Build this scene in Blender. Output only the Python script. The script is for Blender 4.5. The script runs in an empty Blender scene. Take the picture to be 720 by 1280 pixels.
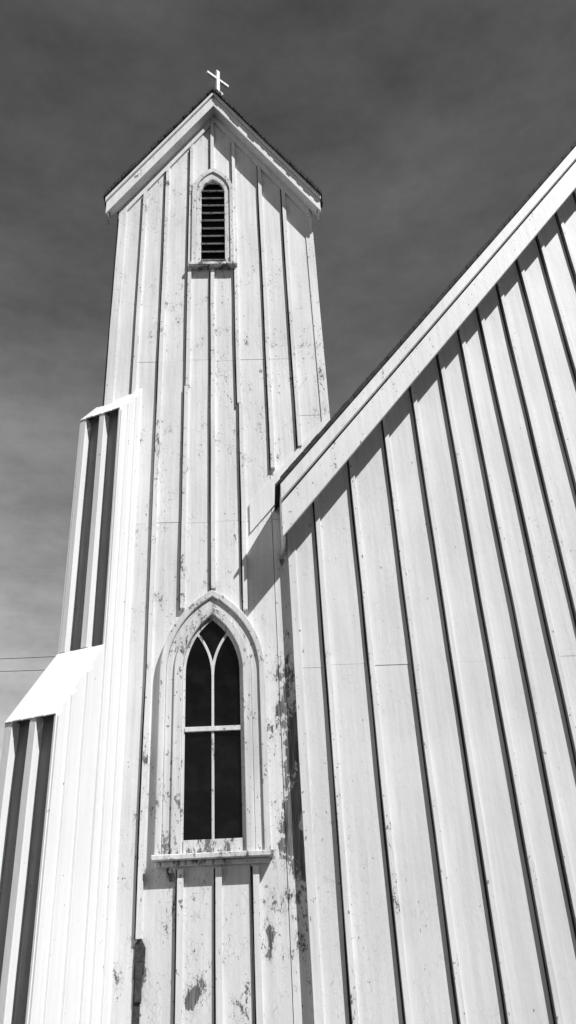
import bpy, bmesh, math, random
from mathutils import Vector, Matrix
random.seed(7)
ZC=1.6
# ------------------------------------------------------------ materials
def newmat(name):
    m=bpy.data.materials.new(name); m.use_nodes=True
    nt=m.node_tree; b=nt.nodes['Principled BSDF']; return m,nt,b
def N(nt,t,**k):
    n=nt.nodes.new(t)
    for a,v in k.items(): setattr(n,a,v)
    return n
def setin(nt,sock,v):
    if hasattr(v,'links') or isinstance(v,bpy.types.NodeSocket): nt.links.new(v,sock)
    else: sock.default_value=v
def mth(nt,op,a,b=None,c=None,clamp=False):
    n=N(nt,'ShaderNodeMath',operation=op); n.use_clamp=clamp
    setin(nt,n.inputs[0],a)
    if b is not None: setin(nt,n.inputs[1],b)
    if c is not None: setin(nt,n.inputs[2],c)
    return n.outputs[0]
def mapr(nt,v,a,b,c,d):
    n=N(nt,'ShaderNodeMapRange'); setin(nt,n.inputs[0],v)
    for i,x in enumerate((a,b,c,d)): n.inputs[i+1].default_value=x
    return n.outputs[0]
def noise(nt,co,scale,detail=4,rough=.55,sc=(1,1,1),loc=(0,0,0)):
    mp=N(nt,'ShaderNodeMapping'); nt.links.new(co,mp.inputs[0])
    mp.inputs['Scale'].default_value=sc; mp.inputs['Location'].default_value=loc
    n=N(nt,'ShaderNodeTexNoise'); nt.links.new(mp.outputs[0],n.inputs['Vector'])
    n.inputs['Scale'].default_value=scale; n.inputs['Detail'].default_value=detail
    n.inputs['Roughness'].default_value=rough
    return n.outputs['Fac']
def paint(name,base=.8,T=.70,patches=(),dirt=.12,speck=.70,rough=.55,bump=.35,crack=.0):
    m,nt,b=newmat(name)
    co=N(nt,'ShaderNodeTexCoord').outputs['Object']
    streak=mapr(nt,noise(nt,co,1,3,.6,(26,26,.9)),.35,.65,1-dirt,1)
    blotch=mapr(nt,noise(nt,co,1.6,4,.6,(1,1,.6),(3,1,7)),.35,.65,1-dirt*.9,1)
    n1=noise(nt,co,7,5,.74,(1.3,1.3,.6))
    n2=noise(nt,co,.8,1,.5,(1,1,1),(11,4,2))
    val=mth(nt,'ADD',n1,mth(nt,'MULTIPLY',mth(nt,'SUBTRACT',n2,.5),.35))
    loc=None
    for (cx,cz,rx,rz,am) in patches:
        s=N(nt,'ShaderNodeSeparateXYZ'); nt.links.new(co,s.inputs[0])
        dx=mth(nt,'DIVIDE',mth(nt,'SUBTRACT',s.outputs[0],cx),rx)
        dz=mth(nt,'DIVIDE',mth(nt,'SUBTRACT',s.outputs[2],cz),rz)
        d=mth(nt,'SQRT',mth(nt,'ADD',mth(nt,'MULTIPLY',dx,dx),mth(nt,'MULTIPLY',dz,dz)))
        q=mapr(nt,d,.15,1,am,0)
        loc=q if loc is None else mth(nt,'MAXIMUM',loc,q)
    if loc is not None: val=mth(nt,'ADD',val,loc)
    peel=mapr(nt,val,T,T+.014,0,1)
    halo=mapr(nt,val,T-.07,T,0,.16)      # lifted, dirty paint around bare patches
    sp=noise(nt,co,34,2,.65,(1,1,.55),(5,5,5))
    sp=mapr(nt,mth(nt,'ADD',sp,mth(nt,'MULTIPLY',mth(nt,'SUBTRACT',val,.5),.5)),speck,speck+.025,0,.8)
    mask=mth(nt,'MAXIMUM',peel,sp)
    grain=mapr(nt,noise(nt,co,1,3,.65,(90,90,3.5)),.35,.68,.05,.30)
    pc=mth(nt,'MULTIPLY',mth(nt,'MULTIPLY',streak,blotch),base)
    pc=mth(nt,'MULTIPLY',pc,mth(nt,'SUBTRACT',1,halo))
    h0=mth(nt,'ADD',mth(nt,'MULTIPLY',noise(nt,co,30,3,.7,(1,1,.45)),.5),
        mth(nt,'MULTIPLY',noise(nt,co,4,1,.5,(2,2,.5)),.8))
    if crack>0:   # alligatored paint
        mp=N(nt,'ShaderNodeMapping'); nt.links.new(co,mp.inputs[0]); mp.inputs['Scale'].default_value=(1,1,.45)
        vo=N(nt,'ShaderNodeTexVoronoi',feature='DISTANCE_TO_EDGE'); nt.links.new(mp.outputs[0],vo.inputs['Vector'])
        vo.inputs['Scale'].default_value=26
        ck=mth(nt,'MULTIPLY',mapr(nt,vo.outputs['Distance'],0,.035,1,0),mapr(nt,val,.5,.62,0,1))
        pc=mth(nt,'MULTIPLY',pc,mth(nt,'SUBTRACT',1,mth(nt,'MULTIPLY',ck,crack)))
    mix=mth(nt,'ADD',mth(nt,'MULTIPLY',pc,mth(nt,'SUBTRACT',1,mask)),mth(nt,'MULTIPLY',grain,mask))
    cb=N(nt,'ShaderNodeCombineColor'); 
    for i in range(3): nt.links.new(mix,cb.inputs[i])
    nt.links.new(cb.outputs[0],b.inputs['Base Color'])
    b.inputs['Roughness'].default_value=rough
    b.inputs['Specular IOR Level'].default_value=.3
    h=mth(nt,'SUBTRACT',h0,mth(nt,'MULTIPLY',peel,.4)) if patches else h0
    bp=N(nt,'ShaderNodeBump'); bp.inputs['Strength'].default_value=bump; bp.inputs['Distance'].default_value=.01
    nt.links.new(h,bp.inputs['Height']); nt.links.new(bp.outputs[0],b.inputs['Normal'])
    return m
TP=((.30,ZC+1.2,.22,2.2,.27),(-.47,ZC-.02,.20,.30,.24),(-.18,ZC-.12,.16,.30,.24),(.17,ZC+5.05,.22,.55,.19),
    (-.15,ZC+5.2,.40,.8,.12),(-.9,ZC+.2,.14,.5,.17),(.1,ZC+.3,.4,.6,.17),(-.35,ZC+.3,.9,.9,.12),(.3,ZC+1.0,.5,2.6,.11))
M_T=paint('weathered_white_paint_tower',.87,.695,TP,.14,.692,bump=.5,crack=.4)
M_TB=paint('weathered_white_paint_batten',.88,.665,((.27,ZC+1.2,.16,2.0,.15),(-.35,ZC+.3,.9,.9,.04)),.14,.655,bump=.45,crack=.3)
M_N=paint('white_paint_nave',.80,.80,((.5,ZC+.6,.4,1.6,.12),(3.0,ZC+3.4,.4,.9,.12)),.10,.765,bump=.4,crack=.2)
M_NB=paint('white_paint_nave_batten',.88,.68,(),.14,.67,bump=.4)
M_BU=paint('white_paint_buttress',.90,.78,(),.05,.75)
M_BC=paint('grimy_paint_recess',.26,.68,(),.3,.68)  # paint darkened to stand in for shade: buttress recesses, batten left sides
M_TR=paint('white_paint_trim',.87,.73,(),.10,.705)
M_WF=paint('white_paint_window_frame',.85,.66,((-.37,ZC+.95,.5,.2,.14),(-.36,ZC+7.4,.4,.15,.12)),.2,.645,crack=.3)
def simple(name,v,rough=.7,vary=.3,scale=20,spec=.3):
    m,nt,b=newmat(name)
    co=N(nt,'ShaderNodeTexCoord').outputs['Object']
    c=mapr(nt,noise(nt,co,scale,5,.65),.3,.7,v*(1-vary),v*(1+vary))
    cb=N(nt,'ShaderNodeCombineColor')
    for i in range(3): nt.links.new(c,cb.inputs[i])
    nt.links.new(cb.outputs[0],b.inputs['Base Color'])
    b.inputs['Roughness'].default_value=rough; b.inputs['Specular IOR Level'].default_value=spec
    return m
M_SH=simple('asphalt_shingle',.045,.9,.6,30)
M_DK=simple('dark_interior',.008,.9,.3,5,.05)
M_WD=simple('bare_weathered_wood',.06,.9,.7,25)
M_CR=simple('open_joint_grime',.04,.9,.6,14,.1)  # dark colour that deepens the shadow beside each batten
M_GR=simple('grass_ground',.035,.95,.5,3)
M_WI=simple('wire_black',.03,.6,.2,5)
M_PO=simple('pole_wood',.12,.85,.4,15)
def glass():
    m,nt,b=newmat('dark_window_glass')
    co=N(nt,'ShaderNodeTexCoord').outputs['Object']
    c=mapr(nt,noise(nt,co,5,5,.6),.45,.8,.003,.014)
    cb=N(nt,'ShaderNodeCombineColor')
    for i in range(3): nt.links.new(c,cb.inputs[i])
    nt.links.new(cb.outputs[0],b.inputs['Base Color'])
    b.inputs['Roughness'].default_value=.06; b.inputs['Specular IOR Level'].default_value=.22
    bp=N(nt,'ShaderNodeBump'); bp.inputs['Strength'].default_value=.3; bp.inputs['Distance'].default_value=.01
    nt.links.new(noise(nt,co,4,2),bp.inputs['Height']); nt.links.new(bp.outputs[0],b.inputs['Normal'])
    return m
M_GL=glass()
# ------------------------------------------------------------ mesh tools
def empty(name,parent=None):
    e=bpy.data.objects.new(name,None); bpy.context.scene.collection.objects.link(e)
    e.parent=parent; return e
class Frame:
    def __init__(s,o,a,b,n): s.o,s.a,s.b,s.n=Vector(o),Vector(a),Vector(b),Vector(n)
    def p(s,a,b,n): return s.o+s.a*a+s.b*b+s.n*n
class MB:
    def __init__(s): s.v=[]; s.f=[]; s.g=[]
    def prism(s,fr,poly,d0,d1):
        k=len(s.v); n=len(poly)
        for d in (d0,d1):
            for a,b in poly: s.v.append(fr.p(a,b,d))
        s.f.append(tuple(range(k,k+n))); s.f.append(tuple(range(k+2*n-1,k+n-1,-1)))
        for i in range(n):
            j=(i+1)%n; s.f.append((k+i,k+n+i,k+n+j,k+j))
    def box(s,fr,a0,a1,b0,b1,d0,d1): s.prism(fr,[(a0,b0),(a1,b0),(a1,b1),(a0,b1)],d0,d1)
    def batten(s,fr,x,z0,z1,w,d,slope=0,jit=.003,seg=.5,base=-.004,joint=None):
        n=max(1,int(abs(z1-z0)/seg)); k=len(s.v)
        j=random.uniform(-jit,jit); dd=0; L_=[]
        for i in range(n+1):
            t=i/n; j=.75*j+random.uniform(-jit,jit); dd=.7*dd+random.uniform(-.002,.002); dj=d+dd
            xl,xr=x-w/2+j,x+w/2+j+random.uniform(-.0015,.0015); z=z0+(z1-z0)*t
            zl=z-(slope*w/2 if i==n else 0); zr=z+(slope*w/2 if i==n else 0)
            L_.append((xl,zl))
            s.v+= [fr.p(xl,zl,base),fr.p(xl,zl,dj),fr.p(xr,zr,dj),fr.p(xr,zr,base)]
            if i:
                a=k+4*(i-1); b=a+4
                for q in range(4):
                    r=(q+1)%4; s.f.append((a+q,a+r,b+r,b+q))
                    if q==0: s.g.append(len(s.f)-1)  # left faces, coloured darker as the shaded side
        s.f.append((k,k+3,k+2,k+1)); e=k+4*n; s.f.append((e,e+1,e+2,e+3))
        if joint is not None:   # dark strip that paints in the batten's shadow
            pr=None
            for i,(xl,zl) in enumerate(L_):
                wd=random.uniform(.008,.018); cur=(xl-wd,xl+.004,zl)
                if pr: joint.prism(fr,[(pr[0],pr[2]),(pr[1],pr[2]),(cur[1],cur[2]),(cur[0],cur[2])],.0,.0032)
                pr=cur
    def ring(s,fr,outer,inner,d0,d1):
        k=len(s.v); n=len(outer)
        for o,i in zip(outer,inner):
            s.v+=[fr.p(*o,d0),fr.p(*o,d1),fr.p(*i,d1),fr.p(*i,d0)]
        for q in range(n-1):
            a=k+4*q;b=a+4
            for c in range(4):
                r=(c+1)%4; s.f.append((a+c,b+c,b+r,a+r))
        s.f.append((k,k+1,k+2,k+3)); e=k+4*(n-1); s.f.append((e+3,e+2,e+1,e))
    def obj(s,name,mat,parent,bevel=0,gmat=None):
        me=bpy.data.meshes.new(name); me.from_pydata([tuple(v) for v in s.v],[],s.f)
        me.materials.append(mat)
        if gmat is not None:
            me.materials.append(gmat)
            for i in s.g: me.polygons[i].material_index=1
        bm=bmesh.new(); bm.from_mesh(me); bmesh.ops.recalc_face_normals(bm,faces=bm.faces); bm.to_mesh(me); bm.free()
        o=bpy.data.objects.new(name,me)
        bpy.context.scene.collection.objects.link(o); o.parent=parent
        if bevel:
            b=o.modifiers.new('bevel','BEVEL'); b.width=bevel; b.segments=1; b.limit_method='ANGLE'
        return o
def arch(cx,w,z0,zs,za,n=14):
    h=za-zs; R=(w*w+h*h)/(2*w); c=w-R
    th=math.acos(max(-1,min(1,-c/R)))
    pts=[(cx+w,z0)]
    for i in range(n+1):
        t=th*i/n; pts.append((cx+c+R*math.cos(t),zs+R*math.sin(t)))
    left=[(2*cx-x,z) for x,z in pts[:-1]][::-1]
    return pts+left
# ------------------------------------------------------------ church
church=empty('church')
JT=MB()
X=(1,0,0);Z=(0,0,1)
TF=Frame((0,7,ZC),X,Z,(0,-1,0))        # tower front
NF=Frame((0,6.93,ZC),X,Z,(0,-1,0))     # nave front
GZ=-ZC
xc=-.34
def troof(x): return 10.52-1.6*abs(x-xc)
def twall(x): return troof(x)-.12
L,Rr=-1.502,.86
bat=[-1.20,-.926,-.643,-.366,-.081,.206,.494]
edges=[L]+bat+[Rr]
mb=MB()
for i in range(len(edges)-1):
    a,b=edges[i]+.003,edges[i+1]-.003
    js=[GZ, 3.95+random.uniform(-.02,.02)*(i%2), 5.98+random.uniform(-.015,.015), None]
    if i in(0,7): js=[GZ,1.4,5.2,None]
    for q in range(3):
        o=random.uniform(-.004,.001); lo=js[q]+(.003 if q else 0)
        if js[q+1] is not None: mb.box(TF,a,b,lo,js[q+1]-.002,-.025,o)
        else:
            p=[(a,lo),(b,lo),(b,twall(b))]
            if a<xc<b: p.append((xc,twall(xc)))
            p.append((a,twall(a))); mb.prism(TF,p,-.025,o)
mb.obj('tower_front_boards',M_T,church)
mb=MB()
mb.prism(TF,[(L+.01,GZ),(Rr-.01,GZ),(Rr-.01,twall(Rr)),(xc,twall(xc)),(L+.01,twall(L))],-.03,-2.36)
mb.obj('tower_walls',M_T,church)
mb=MB()
G=bat
def tb(x,z0,z1,sl=0,w=.043,d=.040): mb.batten(TF,x,z0,z1,w,d,sl,joint=JT)
def ftop(x): return twall(x)-.33
tb(G[0],GZ,5.5);tb(G[0],5.505,ftop(G[0]),1.6)
tb(G[1],.36,ftop(G[1]),1.6); tb(G[1]+.006,GZ,-.25)
tb(G[2],3.03,5.6); tb(G[2]+.012,5.605,ftop(G[2]),1.6)
tb(G[3],3.22,7.33); tb(G[3],9.1,ftop(G[3]),0)
tb(G[4]+.01,3.0,5.35); tb(G[4]-.008,5.355,ftop(G[4]),-1.6)
tb(G[5]+.03,4.53,ftop(G[5]),-1.6)
tb(G[6]+.03,4.79,ftop(G[6]),-1.6)
for x in (-.625,-.33,-.035): tb(x,GZ,.83,0,.05)
mb.batten(TF,L+.04,GZ,twall(L)-.1,.09,.028)
mb.batten(TF,Rr-.045,5.1,twall(Rr)-.1,.09,.012)
SF=Frame((L+.01,0,ZC),(0,1,0),Z,(-1,0,0)); SR=Frame((Rr-.01,0,ZC),(0,1,0),Z,(1,0,0))
for y in (7.02,7.3,7.6,7.9,8.2,8.5,8.8,9.1,9.32):
    mb.batten(SF,y,GZ,8.5,.05,.035)
    mb.batten(SR,y+.02,GZ,8.5,.05,.012 if y<7.1 else .03)
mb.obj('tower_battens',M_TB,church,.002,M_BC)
mb=MB(); mb.box(TF,G[1]-.03,G[1]+.022,-.25,.34,-.002,.012); mb.box(TF,G[1]-.02,G[1]+.03,-.05,.2,.0,.028)
mb.prism(TF,[(G[1]-.035,.1),(G[1]+.045,.14),(G[1]+.05,.3),(G[1]+.01,.38),(G[1]-.03,.33)],.001,.016)
mb.obj('rotten_batten',M_WD,church,.004)
# tower roof
hw=1.315
def rake(mb,fr,f,x0,x1,t0,t1,d0,d1): # strip below f between vertical offsets t0..t1
    mb.prism(fr,[(x0,f(x0)-t0),(x1,f(x1)-t0),(x1,f(x1)-t1),(x0,f(x0)-t1)],d0,d1)
mb=MB()
for s in(-1,1):
    rake(mb,TF,troof,xc,xc+s*hw,0,.055,.235,.02)
    rake(mb,TF,troof,xc,xc+s*(hw-.09),0,.055,.019,-2.6)
    n=34
    for i in range(n):   # ragged shingle butts along the rake
        a=xc+s*hw*i/n; b=xc+s*hw*(i+1)/n-s*.004
        e=random.uniform(-.008,.014); t=random.uniform(-.016,.004)
        rake(mb,TF,troof,a,b,t,.066,.236,.250+e)
    for i in range(2):
        mb.box(TF,xc+s*hw,xc+s*(hw+random.uniform(.01,.03)),troof(xc+hw)-.05,troof(xc+hw)-.0,.22-i*.1,.22-(i+1)*.1+.01)
mb.obj('tower_roof_shingles',M_SH,church)
mb=MB()
for s in(-1,1):
    rake(mb,TF,troof,xc,xc+s*(hw-.01),.068,.13,.222,.19)
    rake(mb,TF,troof,xc,xc+s*(hw-.02),.132,.33,.19,.16)
    rake(mb,TF,troof,xc,xc+s*(hw-.1),.057,.09,.158,-2.55)
    rake(mb,TF,troof,xc,xc+s*(hw-.06),.27,.30,.158,.03)
    rake(mb,TF,troof,xc,xc+s*(hw-.145),.13,.44,.028,.002)
    a=xc+s*(hw-.045);b=xc+s*(hw-.015)
    mb.box(TF,min(a,b),max(a,b),troof(b)-.30,troof(b)-.08,.155,.0)
mb.obj('tower_rake_trim',M_TR,church,.003)
# cross
th=math.radians(38)
CF=Frame((-.285,6.86,ZC+10.42),(math.cos(th),math.sin(th),0),Z,(math.sin(th),-math.cos(th),0))
mb=MB(); mb.box(CF,-.027,.027,0,.60,-.022,.022); mb.box(CF,-.18,-.028,.385,.438,-.020,.020); mb.box(CF,.028,.18,.385,.438,-.020,.020)
mb.box(CF,-.055,.055,.0,.10,-.055,.055)
mb.obj('roof_cross',M_TR,church,.004)
# louvre window
lc=-.358
mb=MB()
def A(w,z0,zs,za): return arch(lc,w,z0,zs,za)
mb.ring(TF,A(.255,7.40,8.66,9.10),A(.205,7.40,8.66,9.02),-.002,.065)
mb.ring(TF,A(.204,7.40,8.66,9.018),A(.142,7.40,8.66,8.90),-.002,.045)
mb.box(TF,lc-.285,lc+.285,7.355,7.40,-.003,.09)
mb.box(TF,lc-.14,lc+.14,7.402,7.43,-.002,.055)
mb.obj('louver_window_frame',M_WF,church,.004)
mb=MB(); mb.prism(TF,A(.141,7.41,8.66,8.898),.0015,.004); mb.obj('louver_window_void',M_DK,church)
mb=MB(); z=7.47
while z<8.84:
    w=.138
    if z>8.66: w=.138*(1-((z-8.66)/.26)**1.6)
    F2=Frame((lc,7-.045,ZC+z+random.uniform(-.004,.004)),X,Vector((0,.78,.62)),Vector((0,-.62,.78)))
    mb.box(F2,-w,w,0,.05,-.006,.006); z+=.135
mb.obj('louver_slats',M_WF,church,.001)
# gothic window
wc=-.372
def B(w,z0,zs,za): return arch(wc,w,z0,zs,za,18)
mb=MB()
mb.ring(TF,B(.458,.935,2.42,3.19),B(.405,.935,2.42,3.12),-.002,.075)
mb.ring(TF,B(.404,.935,2.42,3.118),B(.335,.935,2.42,3.03),-.002,.048)
mb.ring(TF,B(.334,.935,2.42,3.028),B(.262,.935,2.42,2.95),-.002,.070)
mb.box(TF,wc-.475,wc+.475,.89,.932,-.003,.12)
mb.box(TF,wc-.45,wc+.45,.85,.888,-.003,.05)
mb.obj('gothic_window_casing',M_WF,church,.006)
mb=MB()
mb.ring(TF,B(.261,.935,2.42,2.948),B(.236,.935,2.42,2.91),-.002,.025)
mb.box(TF,wc-.235,wc+.235,.934,1.04,-.002,.035)
mb.box(TF,wc-.235,wc+.235,1.90,1.94,-.002,.036)
mb.box(TF,wc-.011,wc+.011,1.041,1.899,-.002,.022)
mb.box(TF,wc-.011,wc+.011,1.941,2.40,-.002,.022)
wg=.236; hg=.49; Rt=(wg**2+hg**2)/(2*wg)
for s in(-1,1):
    o=[];i_=[]
    for q in range(17):
        t=q/16*.66
        o.append((wc+s*(Rt-(Rt+.012)*math.cos(t)),2.39+(Rt+.012)*math.sin(t)))
        i_.append((wc+s*(Rt-(Rt-.012)*math.cos(t)),2.39+(Rt-.012)*math.sin(t)))
    mb.ring(TF,o,i_,-.002,.021+.0015*s)
mb.obj('gothic_window_sash',M_WF,church,.002)
mb=MB(); mb.prism(TF,B(.25,.94,2.42,2.93),.0015,.008); mb.obj('gothic_window_glass',M_GL,church)
mb=MB(); mb.prism(TF,[(-.01,3.80),(.855,3.80+1.243*.865),(.855,4.13+1.243*.865),(-.01,4.13)],.0015,.022)
mb.obj('roof_flashing_board',M_TR,church,.002)
# ------------------------------------------------------------ buttress
al=math.radians(25); s_,c_=math.sin(al),math.cos(al)
o3=Vector((-s_,-c_,0)); p3=Vector((-c_,s_,0)); C0=Vector((-1.116,7,ZC))
W=.48; E=.085
BS=Frame(C0,o3,Z,-p3)   # side frame
mb=MB()
core=[(-.35,GZ),(.918-E,GZ),(.918-E,1.90),(.376-E,2.60),(.376-E,5.14),(0,5.54),(-.2,5.80),(-.35,5.80)]
mb.prism(BS,core,-.02,-W+.02)
mb.obj('buttress_core',M_BC,church)  # recess panels, shade put into their dark colour
mb=MB()
def ptop(l):
    if l>.376: return 1.856+(.918-l)/(.542)*.724
    return 5.09+(.376-l)/.376*.5
for w0,w1,sg in((.0,-.0185,1),(-W+.0185,-W,-1)):
    for ls in([-.2,.04,.2,.376],[.377,.56,.74,.918]):
        for a,b in zip(ls[:-1],ls[1:]):
            o=random.uniform(-.002,.002) if sg==1 else 0
            mb.prism(BS,[(a,GZ),(b-.003,GZ),(b-.003,ptop(b-.003)),(a,ptop(a+.0012))],w0+o,w1)
mb.obj('buttress_side_boards',M_BU,church,.002)
mb=MB()
for l in (.10,.235,.348,.56,.74,.885):
    mb.batten(BS,l,GZ,ptop(l)-.02,.045,.02,-1.33)
for (l,z0,z1) in((.376-E,2.60,5.10),(.918-E,GZ,1.87)):
    EF=Frame(C0+o3*l,p3,Z,o3)
    for x,wd in((.210,.062),(.434,.058)):
        mb.batten(EF,x,z0,z1,wd,E-.002)
mb.obj('buttress_battens',M_BU,church,.003)
mb=MB()
for (l0,z0,l1,z1) in((.376,2.58,.918,1.856),(-.02,5.617,.376,5.09)):
    d=(o3*(l1-l0)+Vector((0,0,z1-z0))); Ln=d.length; d=d/Ln
    nrm=p3.cross(d); 
    if nrm.z<0: nrm=-nrm
    SFm=Frame(C0+o3*l0+Vector((0,0,z0)),p3,d,nrm)
    xs=[-.002,.10,.205,.31,.41,W+.002]
    for a,b in zip(xs[:-1],xs[1:]):
        mb.box(SFm,a+.003,b-.003,-.005,Ln+.002,-.002,.008+random.uniform(0,.006))
mb.obj('buttress_weathering',M_BU,church,.003)
# ------------------------------------------------------------ nave
nx0,nx1=.35,9.65; rid=5.0; ex=.285
def nroof(x): return 4.154+1.243*((x if x<=rid else 2*rid-x)-.29)
def nwall(x): return nroof(x)-.2
nb=[.644,1.024,1.412,1.758,2.11,2.394,2.671,2.955,3.266,3.585,3.91,4.22]
while nb[-1]<9.2: nb.append(nb[-1]+.33)
ed=[nx0]+nb+[nx1]
mb=MB()
for i in range(len(ed)-1):
    a,b=ed[i]+.003,ed[i+1]-.003
    j=2.42+random.uniform(-.012,.012)
    js=[GZ,j,None] 
    for q in range(len(js)-1):
        o=random.uniform(-.004,.001); lo=js[q]+(.0015 if q else 0)
        if js[q+1] is not None: mb.box(NF,a,b,lo,js[q+1],-.025,o)
        else:
            p=[(a,lo),(b,lo),(b,nwall(b))]
            if a<rid<b: p.append((rid,nwall(rid)))
            p.append((a,nwall(a))); mb.prism(NF,p,-.025,o)
mb.obj('nave_front_boards',M_N,church)
mb=MB()
mb.prism(NF,[(nx0+.01,GZ),(nx1-.01,GZ),(nx1-.01,nwall(nx1)),(rid,nwall(rid)),(nx0+.01,nwall(nx0))],-.03,-12)
mb.obj('nave_walls',M_N,church)
mb=MB()
for x in nb: 
    mb.batten(NF,x,GZ,nroof(x)-.33,.046,.050,1.243 if x<rid else -1.243,joint=JT)
mb.batten(NF,nx0+.032,GZ,nroof(nx0)-.33,.075,.022)
mb.batten(NF,nx1-.04,GZ,nroof(nx1)-.33,.09,.022)
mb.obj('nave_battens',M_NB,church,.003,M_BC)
JT.obj('open_board_joints',M_CR,church)  # painted shadow strips along the battens
mb=MB()
for x0 in(ex,2*rid-ex):
    s=1 if x0<rid else -1
    rake(mb,NF,nroof,rid,x0,0,.06,.375,-12.3)
    rake(mb,NF,nroof,x0+s*.001,x0-s*.05,.012,.045,.38,-12.3)
    n=60
    for i in range(n):
        a=x0+(rid-x0)*i/n; b=x0+(rid-x0)*(i+1)/n-s*.003
        rake(mb,NF,nroof,a,b,random.uniform(-.009,.0),.056,.376,.383+random.uniform(-.004,.008))
mb.obj('nave_roof_shingles',M_SH,church)
mb=MB()
for x0 in(ex,2*rid-ex):
    rake(mb,NF,nroof,rid,x0,.066,.235,.37,.32)
    rake(mb,NF,nroof,rid,x0,.252,.60,.322,.285)
    rake(mb,NF,nroof,rid,x0,.062,.10,.284,-12.2)
    rake(mb,NF,nroof,rid,x0,.30,.325,.283,.003)
mb.box(NF,ex,ex+.03,nroof(ex)-.58,nroof(ex)-.11,.28,-.05)
mb.obj('nave_rake_trim',M_TR,church,.004)
# ------------------------------------------------------------ surroundings
mb=MB(); mb.v=[Vector((-3000,-3000,0)),Vector((3000,-3000,0)),Vector((3000,3000,0)),Vector((-3000,3000,0))]; mb.f=[(0,1,2,3)]
mb.obj('ground',M_GR,None)
def tube(name,pts,r,mat,parent):
    cu=bpy.data.curves.new(name,'CURVE'); cu.dimensions='3D'; cu.bevel_depth=r; cu.bevel_resolution=1
    sp=cu.splines.new('POLY'); sp.points.add(len(pts)-1)
    for i,p in enumerate(pts): sp.points[i].co=(*p,1)
    cu.materials.append(mat)
    o=bpy.data.objects.new(name,cu); bpy.context.scene.collection.objects.link(o); o.parent=parent
line=empty('overhead_power_line')
for q,(zz,yy,dz) in enumerate(((12.0,25,.9),(11.5,25.0,.6))):
    tube('wire_%d'%q,[(-22+44*i/30,yy,zz+dz*(i/30-.5)*1.6-.9*(1-((i-15)/15)**2)) for i in range(31)],.009,M_WI,line)
for x in(-22,22):
    pole=empty('utility_pole')
    tube('pole_shaft',[(x,25.2,0),(x,25.2,13.4)],.14,M_PO,pole)
    mb=MB(); pf=Frame((x,25.1,11.6),X,Z,(0,-1,0)); mb.box(pf,-.9,.9,-.08,.06,-.0,.12); mb.obj('crossarm',M_PO,pole)
# ------------------------------------------------------------ light
phi=math.radians(42.5); el=math.radians(50)
sd=Vector((math.sin(phi)*math.cos(el),-math.cos(phi)*math.cos(el),math.sin(el)))
ld=bpy.data.lights.new('sun','SUN'); ld.energy=5; ld.angle=math.radians(.5); ld.color=(1,1,1)
lo=bpy.data.objects.new('sun',ld); bpy.context.scene.collection.objects.link(lo)
lo.rotation_mode='QUATERNION'; lo.rotation_quaternion=sd.to_track_quat('Z','Y')
w=bpy.data.worlds.new('World'); bpy.context.scene.world=w; w.use_nodes=True
nt=w.node_tree; bg=nt.nodes['Background']
sky=N(nt,'ShaderNodeTexSky',sky_type='NISHITA'); sky.sun_disc=False
sky.sun_elevation=el; sky.sun_rotation=math.atan2(sd.x,sd.y)
sep=N(nt,'ShaderNodeSeparateColor'); nt.links.new(sky.outputs[0],sep.inputs[0])
co=N(nt,'ShaderNodeTexCoord').outputs['Generated']
cl=mapr(nt,noise(nt,co,2.6,8,.62,(1,1,3.2),(1.3,0,.4)),.36,.72,.80,1.6)
fine=mapr(nt,noise(nt,co,38,3,.7),.3,.7,.95,1.05)
lum=mth(nt,'ADD',mth(nt,'MULTIPLY',sep.outputs[0],.8),mth(nt,'MULTIPLY',sep.outputs[1],.2))
lum=mth(nt,'MINIMUM',lum,1.0)
sx=N(nt,'ShaderNodeSeparateXYZ'); nt.links.new(co,sx.inputs[0])
west=mapr(nt,sx.outputs[0],-.35,.3,1,.12)
gr=mth(nt,'ADD',.90,mth(nt,'MULTIPLY',mth(nt,'MULTIPLY',mth(nt,'POWER',mapr(nt,sx.outputs[2],.25,.85,1,0),1.9),5.6),west))
v=mth(nt,'MULTIPLY',mth(nt,'MULTIPLY',mth(nt,'MULTIPLY',lum,cl),gr),fine)
cb=N(nt,'ShaderNodeCombineColor')
for i in range(3): nt.links.new(v,cb.inputs[i])
nt.links.new(cb.outputs[0],bg.inputs[0]); bg.inputs[1].default_value=.09
sc=bpy.context.scene
sc.view_settings.view_transform='Standard'; sc.view_settings.look='None'; sc.view_settings.exposure=0
# ------------------------------------------------------------ camera
psi=math.radians(3); tht=math.radians(29.9); a=math.radians(3.13)
H=Vector((math.sin(psi),math.cos(psi),0)); R0=Vector((math.cos(psi),-math.sin(psi),0)); z=Vector((0,0,1))
F=H*math.cos(tht)+z*math.sin(tht); U0=-H*math.sin(tht)+z*math.cos(tht)
R=R0*math.cos(a)-U0*math.sin(a); U=R0*math.sin(a)+U0*math.cos(a)
cd=bpy.data.cameras.new('camera'); cam=bpy.data.objects.new('camera',cd); sc.collection.objects.link(cam)
m=Matrix((R,U,-F)).transposed().to_4x4(); m.translation=Vector((0,0,ZC)); cam.matrix_world=m
cd.sensor_fit='VERTICAL'; cd.sensor_height=36; cd.sensor_width=20.25; cd.lens=1030/1280*36; cd.clip_end=8000
sc.camera=cam
